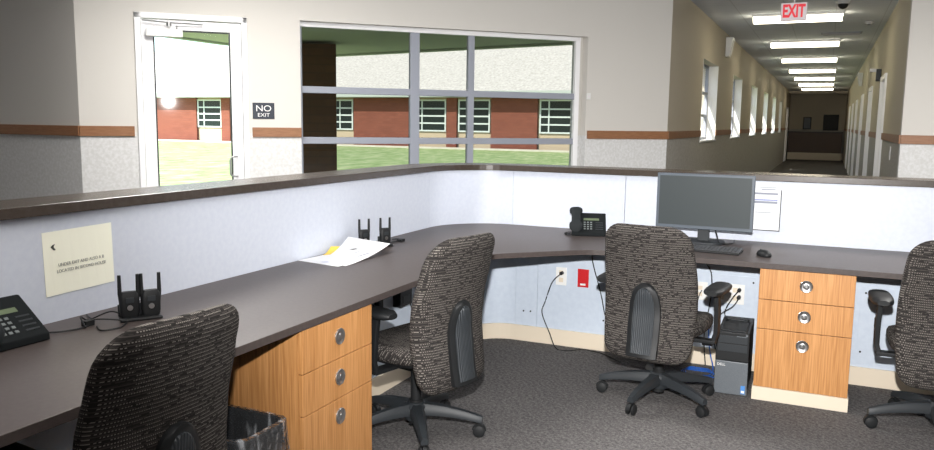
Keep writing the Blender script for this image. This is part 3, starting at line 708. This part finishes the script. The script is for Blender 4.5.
g = G(); g.tube([(-.055, .28, .362), (-.055, .295, .371), (.055, .295, .371), (.055, .28, .362)], .005, 8, smooth=4); g.build('tray_handle', 'black', tw, smooth=True)
g = G(); g.box((.055, -.0008, .015), (.078, .0008, .062)); st = g.build('sticker', 'blue_sticker', tw); tag(st, 'small blue and white sticker')
g = G(); g.box((.058, -.0014, .02), (.075, -.0009, .034)); g.build('sticker_print', 'white', st)
text('logo', 'DELL', .02, 'white', tw, (-.055, -.0005, .172), (pi / 2, 0, 0), 1.0)

# ------------------------------------------------------------------ phones
def phone(label, loc, rz):
    p = thing('desk_phone', label, 'telephone', loc, rz, 'desk telephones')
    # body wedge: face slopes up from front (-y) to back
    def face(x, t, up=0.0):  # t 0 front..1 back
        return (x, -.085 + .15 * t - up * .55, .028 + .105 * t + up * .83)
    g = G(); g.loft([[(x, -.09, 0), (x, .09, 0), (x, .075, .135), (x, .06, .137), (x, -.088, .026)] for x in (-.105, .12)]); g.build('phone_body', 'phoneblack', p, bevel=.005)
    rot = atan2(.105, .15)
    def plate(nm, x0, x1, t0, t1, m, h=.003):
        L = hypot(.15, .105); g = G(); g.box((x0, -(t1 - t0) * L / 2, 0), (x1, (t1 - t0) * L / 2, h))
        c_ = face(0, (t0 + t1) / 2, .0015); g_o = g.build(nm, m, p, bevel=.001); g_o.location = c_; g_o.rotation_euler = (rot, 0, 0); return g_o
    plate('phone_display', -.028, .075, .60, .94, 'lcd')
    for r in range(4):
        for k in range(3): plate('phone_key', -.026 + .021 * k, -.013 + .021 * k, .12 + .115 * r, .18 + .115 * r, 'key')
        plate('function_key', .052, .10, .12 + .115 * r, .155 + .115 * r, 'grey_plastic')
    plate('message_light', .09, .106, .86, .93, 'red'); plate('line_key', .09, .106, .72, .78, 'key')
    # handset on the left
    R = []
    for t in [i / 12 for i in range(13)]:
        cx = -.078; base = face(cx, -.02 + 1.08 * t); lift = .026 + .022 * sin(pi * t)
        bulge = 1.0 if .22 < t < .78 else 1.5
        y = base[1] - lift * .57; z = base[2] + lift * .82
        R.append([(cx + .029 * bulge * (0.7 if t in (0, 1) else 1) * a, y, z + b_ * (0.7 if t in (0, 1) else 1)) for a, b_ in sup(0, 0, 1, .016 * bulge, 2.6, 14)])
    g = G(); g.loft(R); hs = g.build('handset', 'handset', p, smooth=True)
    pts_ = []
    for i in range(90):
        t = i / 89; a = t * 2 * pi * 14; bx = -.105 - .04 * sin(pi * t) ; by = -.11 + .13 * t
        pts_.append((bx + .006 * cos(a), by, .0085 + .006 * sin(a)))
    g = G(); g.tube(pts_, .002, 5); g.build('coiled_cord', 'black', p, smooth=True)
    return p
phone('black desk phone with a display on the worktop in front of the right partition', (-1.42, 5.09, .7655), radians(17))
phone('black desk phone cut off by the left edge, below the cream note', (-2.40, 1.635, .7655), radians(88))

# ------------------------------------------------------------------ radios and chargers
def radio(label, loc, rz):
    r = thing('walkie_talkie', label, 'radio', loc, rz, 'handheld radios in chargers')
    g = G(); g.loft([[(x, y, z) for x, y in sup(0, 0, a, b, 4, 24)] for z, a, b in ((.012, .029, .014), (.03, .033, .016), (.075, .034, .017), (.095, .032, .015), (.106, .024, .012))]); g.build('radio_body', 'black', r, smooth=True)
    g = G(); g.box((-.014, -.0185, .066), (.014, -.0165, .086)); g.build('radio_display', 'grey_plastic', r, bevel=.001)
    g = G(); g.cyl((0, -.019, .048), .010, .004, 'y', 16); g.build('speaker_grille', 'chrome', r, smooth=True)
    for x in (-.031, .031):
        g = G(); g.tube([(x * .86, 0, .06), (x, 0, .10), (x, 0, .168)], [.008, .0075, .0062], 12); g.build('antenna', 'black', r, smooth=True)
    return r
def dock(label, loc, rz, L):
    d = thing('charging_dock', label, 'charger', loc, rz, 'radio charging docks')
    g = G(); g.box((-L, -.035, 0), (L, .03, .011)); g.build('dock_base', 'black', d, bevel=.004)
    for cx in (-L + .035, L - .035):
        g = G(); g.box((cx - .0365, .0195, .011), (cx + .0365, .03, .055)); g.build('charging_cup', 'grey_plastic', d, bevel=.002)
    return d
a = radians(56)
def along(c, d, r): return (c[0] + cos(r) * d, c[1] + sin(r) * d, .7655)
c1 = (-2.262, 2.09)
dock('black radio charging dock nearer the cream note', along(c1, 0, a), a, .072)
radio('black handheld radio in the near dock, closest to the cream note', along(c1, -.037, a), a)
radio('black handheld radio in the near dock, the one farther from the cream note', along(c1, .037, a), a)
a = radians(60); c2 = (-2.385, 3.955)
dock('black radio charging dock behind the loose white papers', along(c2, 0, a), a, .107)
radio('black handheld radio standing left, half hidden behind the white papers', along(c2, -.070, a), a)
radio('black handheld radio standing right behind the corner of the white papers', along(c2, .070, a), a)
g = G(); g.tube([(-2.47, 2.03, .77), (-2.42, 2.0, .772), (-2.36, 1.97, .77), (-2.33, 1.88, .769), (-2.37, 1.80, .77), (-2.44, 1.77, .77)], .003, 6, smooth=8)
g.tube([(-2.27, 2.02, .775), (-2.33, 1.96, .785), (-2.35, 1.92, .78), (-2.32, 1.90, .77), (-2.38, 1.93, .795), (-2.40, 1.98, .77), (-2.33, 2.02, .80), (-2.28, 2.05, .775)], .0028, 6, smooth=8)
g.tube([(-2.26, 2.03, .77), (-2.22, 1.96, .769), (-2.24, 1.90, .769), (-2.30, 1.93, .769)], .0028, 6, smooth=8)
g.box((-2.36, 1.915, .7655), (-2.335, 1.95, .785))
tag(g.build('charger_cable', 'black', smooth=True), 'tangled thin black cable lying between the left phone and the near radio dock', 'cable')
g = G(); g.tube([(-2.36, 4.08, .771), (-2.37, 4.17, .77), (-2.35, 4.22, .769), (-2.39, 4.27, .77), (-2.43, 4.24, .77)], .004, 6, smooth=6); g.box((-2.37, 4.19, .7655), (-2.34, 4.24, .78))
tag(g.build('charger_cable', 'black', smooth=True), 'short black cable and plug beside the far radio dock', 'cable')

# ------------------------------------------------------------------ papers
nt = thing('wall_note', 'cream yellow notice taped to the left partition panel', 'notice')
PW, PH = .298, .232
base = Matrix.Translation((XP + .0015, 1.885, 1.092)) @ Matrix.Rotation(pi / 2, 4, 'Z') @ Matrix.Rotation(pi / 2, 4, 'X') @ Matrix.Rotation(radians(1.2), 4, 'Z')
g = G(); NX = 8
g.loft([[(PW * i / NX, 0, .0008 * sin(i)), (PW * i / NX, -PH, .0006 * cos(i * 1.3) + .0006), (PW * i / NX, -PH, -.0006), (PW * i / NX, 0, -.0006)] for i in range(NX + 1)])
o = g.build('note_sheet', 'cream_paper', nt); o.matrix_world = base
for body, y in (('UNDER EXIT AND ALSO A B', -.125), ('LOCATED IN SECOND HOUSE', -.148)):
    t = text('printed_line', body, .0165, 'ink', nt, (0, 0, 0), (0, 0, 0), .95); t.matrix_world = base @ Matrix.Translation((.155, y, .0022)) @ Matrix.Diagonal((.95, 1, 1, 1))
g = G(); g.add([(.03, -.055, .002), (.038, -.048, .002), (.048, -.046, .002), (.042, -.056, .002), (.05, -.068, .002), (.042, -.068, .002)], [(0, 1, 2, 3), (0, 3, 4, 5)]); o = g.build('printed_mark', 'darkink', nt); o.matrix_world = base
pr = thing('posted_sheet', 'white printed sheet on the partition right of the monitor', 'paper', (0, YP - .0005, 0))
T = Matrix.Rotation(radians(0), 4, 'Y')
g = G(); g.box((-.435, -.004, .843), (-.243, -.0003, 1.146)); g.build('sheet', 'paper', pr)
g = G(); g.box((-.243, -.010, .84), (-.238, -.0003, 1.10)); g.box((-.435, -.008, .838), (-.238, -.0003, .843)); g.build('holder_shadow', 'grey_plastic', pr)  # dark strips stand in for the shadow beside and below the sheet
for z, x0, x1, h, mm in ((1.112, -.37, -.27, .004, 'paleink'), (1.098, -.36, -.275, .006, 'paleink'), (1.068, -.41, -.26, .012, 'paleink'), (1.03, -.41, -.26, .008, 'blueink'), (1.012, -.41, -.26, .014, 'paleink'), (.952, -.39, -.295, .004, 'paleink')):
    g = G(); g.box((x0, -.0048, z), (x1, -.0041, z + h)); g.build('printed_block', mm, pr)
def sheet(name, label, cs, m, cat='paper', bow=.0, marks=(), group=None, n=10):
    # cs: four corners (a,b,c,d); bilinear with bow
    A_, B2, C2, D2 = [Vector(c_) for c_ in cs]; top = []; g = G()
    P = [[None] * (n + 1) for _ in range(n + 1)]
    for i in range(n + 1):
        for j in range(n + 1):
            u, v_ = i / n, j / n; p = (A_ * (1 - u) + B2 * u) * (1 - v_) + (D2 * (1 - u) + C2 * u) * v_
            p.z = A_.z * (1 - u) * (1 - v_) + B2.z * u * (1 - v_) + (C2.z * u + D2.z * (1 - u)) * v_ ** 2.2 + (0.766) * (v_ - v_ ** 2.2) + bow * sin(pi * v_) * sin(pi * u)
            P[i][j] = p
    vs = [tuple(P[i][j]) for i in range(n + 1) for j in range(n + 1)]; k = (n + 1) ** 2
    vs += [(x, y, z - .0007) for x, y, z in vs]
    fs = []
    for i in range(n):
        for j in range(n):
            a_ = i * (n + 1) + j; fs.append((a_, a_ + 1, a_ + n + 2, a_ + n + 1)); fs.append((a_ + k, a_ + n + 1 + k, a_ + n + 2 + k, a_ + 1 + k))
    for i in range(n):
        for a_, b_ in ((i, i + 1), (n * (n + 1) + i + 1, n * (n + 1) + i), ((i + 1) * (n + 1), i * (n + 1)), (i * (n + 1) + n, (i + 1) * (n + 1) + n)): fs.append((a_, b_, b_ + k, a_ + k))
    t = thing(name, label, cat, group=group)
    g.add(vs, fs); g.build('paper_sheet', m, t, smooth=True)
    for (u0, v0, u1, v1, w_, mm) in marks:
        def pt(u, v_):
            i, j = min(int(u * n), n - 1), min(int(v_ * n), n - 1); fu, fv = u * n - i, v_ * n - j
            return (P[i][j] * (1 - fu) + P[i + 1][j] * fu) * (1 - fv) + (P[i][j + 1] * (1 - fu) + P[i + 1][j + 1] * fu) * fv + Vector((0, 0, .0012))
        g = G(); K = 8
        g.loft([[tuple(pt(u0 + (u1 - u0) * s_ / K, v0 + (v1 - v0) * s_ / K)), tuple(pt(u0 + (u1 - u0) * s_ / K + w_, v0 + (v1 - v0) * s_ / K))] for s_ in range(K + 1)], cap=False, closed=False)
        g.build('printed_mark', mm, t)
    return t
sheet('loose_paper', 'large white sheet with a curled up far edge lying on the left worktop', [(-2.40, 3.42, .7675), (-2.183, 3.335, .7675), (-2.213, 3.84, .812), (-2.468, 3.80, .838)], 'paper', bow=.004,
      marks=[(.75, .42, .85, .62, .05, 'paleink'), (.55, .5, .6, .6, .03, 'paleink'), (.32, .62, .42, .68, .09, 'darkink')])
sheet('loose_paper', 'white sheet lying flat under the curled sheet on the left worktop', [(-2.495, 3.36, .7665), (-2.21, 3.31, .7665), (-2.22, 3.62, .7665), (-2.47, 3.68, .7665)], 'paper', marks=[(.45, .12, .68, .3, .08, 'blueink')])
sheet('sticky_note', 'yellow sticky note standing against the partition behind the white papers', [(-2.47, 3.55, .7685), (-2.43, 3.62, .7685), (-2.445, 3.72, .795), (-2.492, 3.66, .80)], 'yellow', 'note', n=5)

# ------------------------------------------------------------------ outlets, cables
def plate(name, label, cat, cx, cz, w_, h, m, det, dm_='cream_base', group=None):
    o = thing(name, label, cat, (cx, YQ - .0005, cz), group=group)
    g = G(); g.box((-w_ / 2, -.007, -h / 2), (w_ / 2, 0, h / 2)); g.build('cover_plate', m, o, bevel=.002)
    for x, z, a_, b_ in det:
        g = G(); g.box((x - a_ / 2, -.0085, z - b_ / 2), (x + a_ / 2, -.007, z + b_ / 2)); g.build('socket', dm_, o, bevel=.0005)
    return o
plate('wall_outlet', 'white outlet plate under the desk corner with a cord plugged in', 'outlet', -1.572, .478, .075, .122, 'white', [(0, .025, .03, .03), (0, -.025, .03, .03)])
o = plate('data_outlet', 'red outlet plate under the desk, right of the white one', 'outlet', -1.42, .478, .075, .122, 'red', [(0, .015, .034, .062)], 'red')
g = G(); g.box((-.018, -.009, -.048), (.018, -.007, -.036)); tag(g.build('outlet_label', 'white', o), 'white strip label')
plate('wall_outlet', 'white outlet plate half hidden behind the back of the chair at the monitor', 'outlet', -.665, .47, .09, .115, 'white', [(0, .02, .03, .025), (0, -.02, .03, .025)])
plate('wall_outlet', 'wide white outlet plate under the desk just above the computer tower', 'outlet', -.49, .47, .18, .125, 'white', [(-.045, .025, .03, .03), (-.045, -.025, .03, .03), (.035, .025, .03, .03), (.035, -.025, .03, .03)])
def cable(label, pts_, r=.0035, m='black', plug=None, name='power_cord'):
    g = G(); g.tube(pts_, r, 7, smooth=8)
    if plug: g.cyl((plug[0], plug[1] - .03, plug[2]), .012, .03, 'y', 12)
    return tag(g.build(name, m, smooth=True), label, 'cable')
YC = YQ - .02
cable('thin black cord drooping from the white outlet to the carpet', [(-1.565, YC - .02, .50), (-1.62, YC - .03, .44), (-1.67, YC - .02, .30), (-1.69, YC - .02, .22), (-1.63, YC - .03, .09), (-1.56, YC - .09, .006), (-1.47, YC - .10, .006), (-1.40, YC - .03, .006), (-1.34, YC - .04, .006), (-1.25, YC - .07, .006), (-1.10, YC - .20, .006)], plug=(-1.565, YQ - .008, .503))
cable('thin black cord hanging down beside the left edge of the monitor chair', [(-1.35, YC + .0, .725), (-1.36, YC, .64), (-1.345, YC, .56), (-1.31, YC, .45), (-1.285, YC, .36), (-1.26, YC, .25), (-1.20, YC - .02, .12), (-1.10, YC - .04, .008)])
cable('black cord from the upper socket of the wide outlet plate above the computer tower', [(-.43, YC - .02, .50), (-.46, YC - .03, .46), (-.50, YC - .03, .38), (-.50, YC - .03, .33), (-.47, YC - .02, .26)], plug=(-.43, YQ - .008, .50))
cable('black cord from the lower socket of the wide outlet plate above the computer tower', [(-.43, YC - .02, .45), (-.46, YC - .03, .40), (-.53, YC - .03, .34), (-.56, YC - .03, .24), (-.55, YC - .03, .12)], plug=(-.43, YQ - .008, .455))
cable('black cord hanging from the worktop behind the arm of the monitor chair', [(-.66, YC - .01, .72), (-.635, YC - .02, .66), (-.60, YC - .02, .60), (-.59, YC - .02, .50), (-.60, YC - .02, .38), (-.62, YC - .03, .20), (-.60, YC - .06, .02)])
cable('grey cord at the small outlet plate behind the monitor chair', [(-.65, YC - .01, .48), (-.665, YC - .02, .44), (-.68, YC - .02, .34), (-.66, YC - .02, .2)], .003, 'grey_plastic')
cable('black cord running up the partition under the left worktop behind the pedestal', [(XQ + .012, 3.95, .50), (XQ + .03, 3.97, .40), (XQ + .02, 4.02, .30), (XQ + .03, 4.0, .12)])
g = G()
for k in range(3):
    g.tube([(-.62 + .10 * cos(t_) * (1 - .12 * k), 4.80 + .07 * sin(t_) * (1 + .1 * k), .006 + .007 * k + .004 * sin(3 * t_)) for t_ in [2 * pi * i / 24 for i in range(24)]], .0035, 7)
g.tube([(-.54, 4.84, .01), (-.55, 4.90, .04), (-.58, 4.96, .12), (-.60, 4.985, .28)], .0035, 7, smooth=6)
tag(g.build('network_cable', 'blue_cable', smooth=True), 'coiled blue network cable on the carpet behind the monitor chair', 'cable')
o = thing('under_desk_outlet', 'small black power box fixed under the left worktop', 'outlet', (XQ + .001, 3.86, .5))
g = G(); g.box((0, -.07, -.04), (.05, .07, .05)); g.build('box_body', 'black', o, bevel=.004); g = G(); g.box((.05, -.04, -.02), (.052, .04, .02)); g.build('socket', 'grey_plastic', o)

# ------------------------------------------------------------------ waste bin with liner
wb = thing('waste_bin', 'dark waste bin with a clear plastic liner in front of the left oak pedestal', 'bin', (-1.905, 2.15, 0))
def rect(hx_, hy_, z): return [(x, y, z) for x, y in sup(0, 0, hx_, hy_, 6, 40)]
g = G(); g.loft([rect(.11, .10, 0), rect(.16, .135, .385), rect(.165, .14, .385), rect(.165, .14, .40), rect(.155, .13, .40), rect(.105, .095, .012)], cap=True); g.build('bin_body', 'black', wb, smooth=True)
R = []
rnd = random.Random(3)
off = [rnd.uniform(-1, 1) for _ in range(40)]
for z, hx_, hy_, am in ((.29, .174, .149, .012), (.33, .172, .147, .006), (.38, .170, .145, .002), (.408, .168, .143, .001), (.409, .150, .126, .001), (.36, .144, .119, .006), (.25, .130, .108, .010), (.10, .105, .085, .010), (.05, .08, .07, .004)):
    R.append([(x * (1 + am * o_ * 5), y * (1 + am * o_ * 5), z + am * o_ * .8) for (x, y, z), o_ in zip(rect(hx_, hy_, z), off)])
g = G(); g.loft(R, cap=False); g.build('bin_liner', 'liner', wb, smooth=True)

# ------------------------------------------------------------------ light
def area(name, loc, rot, sx, sy, power, color=(1, 1, 1), spread=pi):
    l = bpy.data.lights.new(name, 'AREA'); l.shape = 'RECTANGLE'; l.size = sx; l.size_y = sy; l.energy = power; l.color = color; l.spread = spread
    o = bpy.data.objects.new(name, l); COL.objects.link(o); o.location = loc; o.rotation_euler = rot; return o
W_ = bpy.data.worlds.new('sky'); S.world = W_; W_.use_nodes = True; t = W_.node_tree
sk = t.nodes.new('ShaderNodeTexSky'); sk.sky_type = 'NISHITA'; sk.sun_disc = False; sk.sun_elevation = radians(48); sk.sun_rotation = radians(200)
bg = t.nodes['Background']; t.links.new(sk.outputs[0], bg.inputs[0]); bg.inputs[1].default_value = 0.4
su = bpy.data.lights.new('sun', 'SUN'); su.energy = 11.0; su.angle = radians(.6); su.color = (1, .96, .88)
so = bpy.data.objects.new('sun', su); COL.objects.link(so); so.rotation_euler = Vector((0.35, 0.75, -0.85)).to_track_quat('-Z', 'Y').to_euler()
# camera flash just above the lens, and unseen area lamps added to fill the hall
fl = bpy.data.lights.new('flash', 'SPOT'); fl.energy = 1250; fl.spot_size = radians(88); fl.spot_blend = 1.0; fl.shadow_soft_size = .03; fl.color = (1, .98, .96)
fo = bpy.data.objects.new('flash', fl); COL.objects.link(fo); fo.location = (0, 0, 1.80)
fo.rotation_euler = Vector((-.17, 1, -.05)).to_track_quat('-Z', 'Y').to_euler()
area('hall_fill', (-3.7, 4.35, 3.0), (0, 0, 0), 1.4, 1.0, 125, (1, .97, .93))
area('hall_fill', (1.5, 6.2, 3.0), (0, 0, 0), 1.6, .8, 130, (1, .97, .93))
area('hall_fill', (-1.0, 1.5, 3.0), (0, 0, 0), 2.2, 1.2, 70, (1, .95, .9))

# ------------------------------------------------------------------ camera
cam = bpy.data.cameras.new('camera'); co = bpy.data.objects.new('camera', cam); COL.objects.link(co); S.camera = co
cam.sensor_width = 36; cam.sensor_fit = 'HORIZONTAL'; cam.lens = 36 * 788.3 / 934; cam.clip_start = .05; cam.clip_end = 300
p, r, y = 0.129835, 0.013074, -0.425046
f0 = Vector((sin(y), cos(y), 0)); r0 = Vector((cos(y), -sin(y), 0)); Z_ = Vector((0, 0, 1))
fw = f0 * cos(p) - Z_ * sin(p); u0 = f0 * sin(p) + Z_ * cos(p)
rt = r0 * cos(r) + u0 * sin(r); up = -r0 * sin(r) + u0 * cos(r)
co.matrix_world = Matrix(((rt.x, up.x, -fw.x, 0), (rt.y, up.y, -fw.y, 0), (rt.z, up.z, -fw.z, 1.5), (0, 0, 0, 1)))
S.view_settings.view_transform = 'Standard'; S.view_settings.look = 'None'; S.view_settings.gamma = 1; S.view_settings.use_curve_mapping = False
S.view_settings.exposure = 0.1
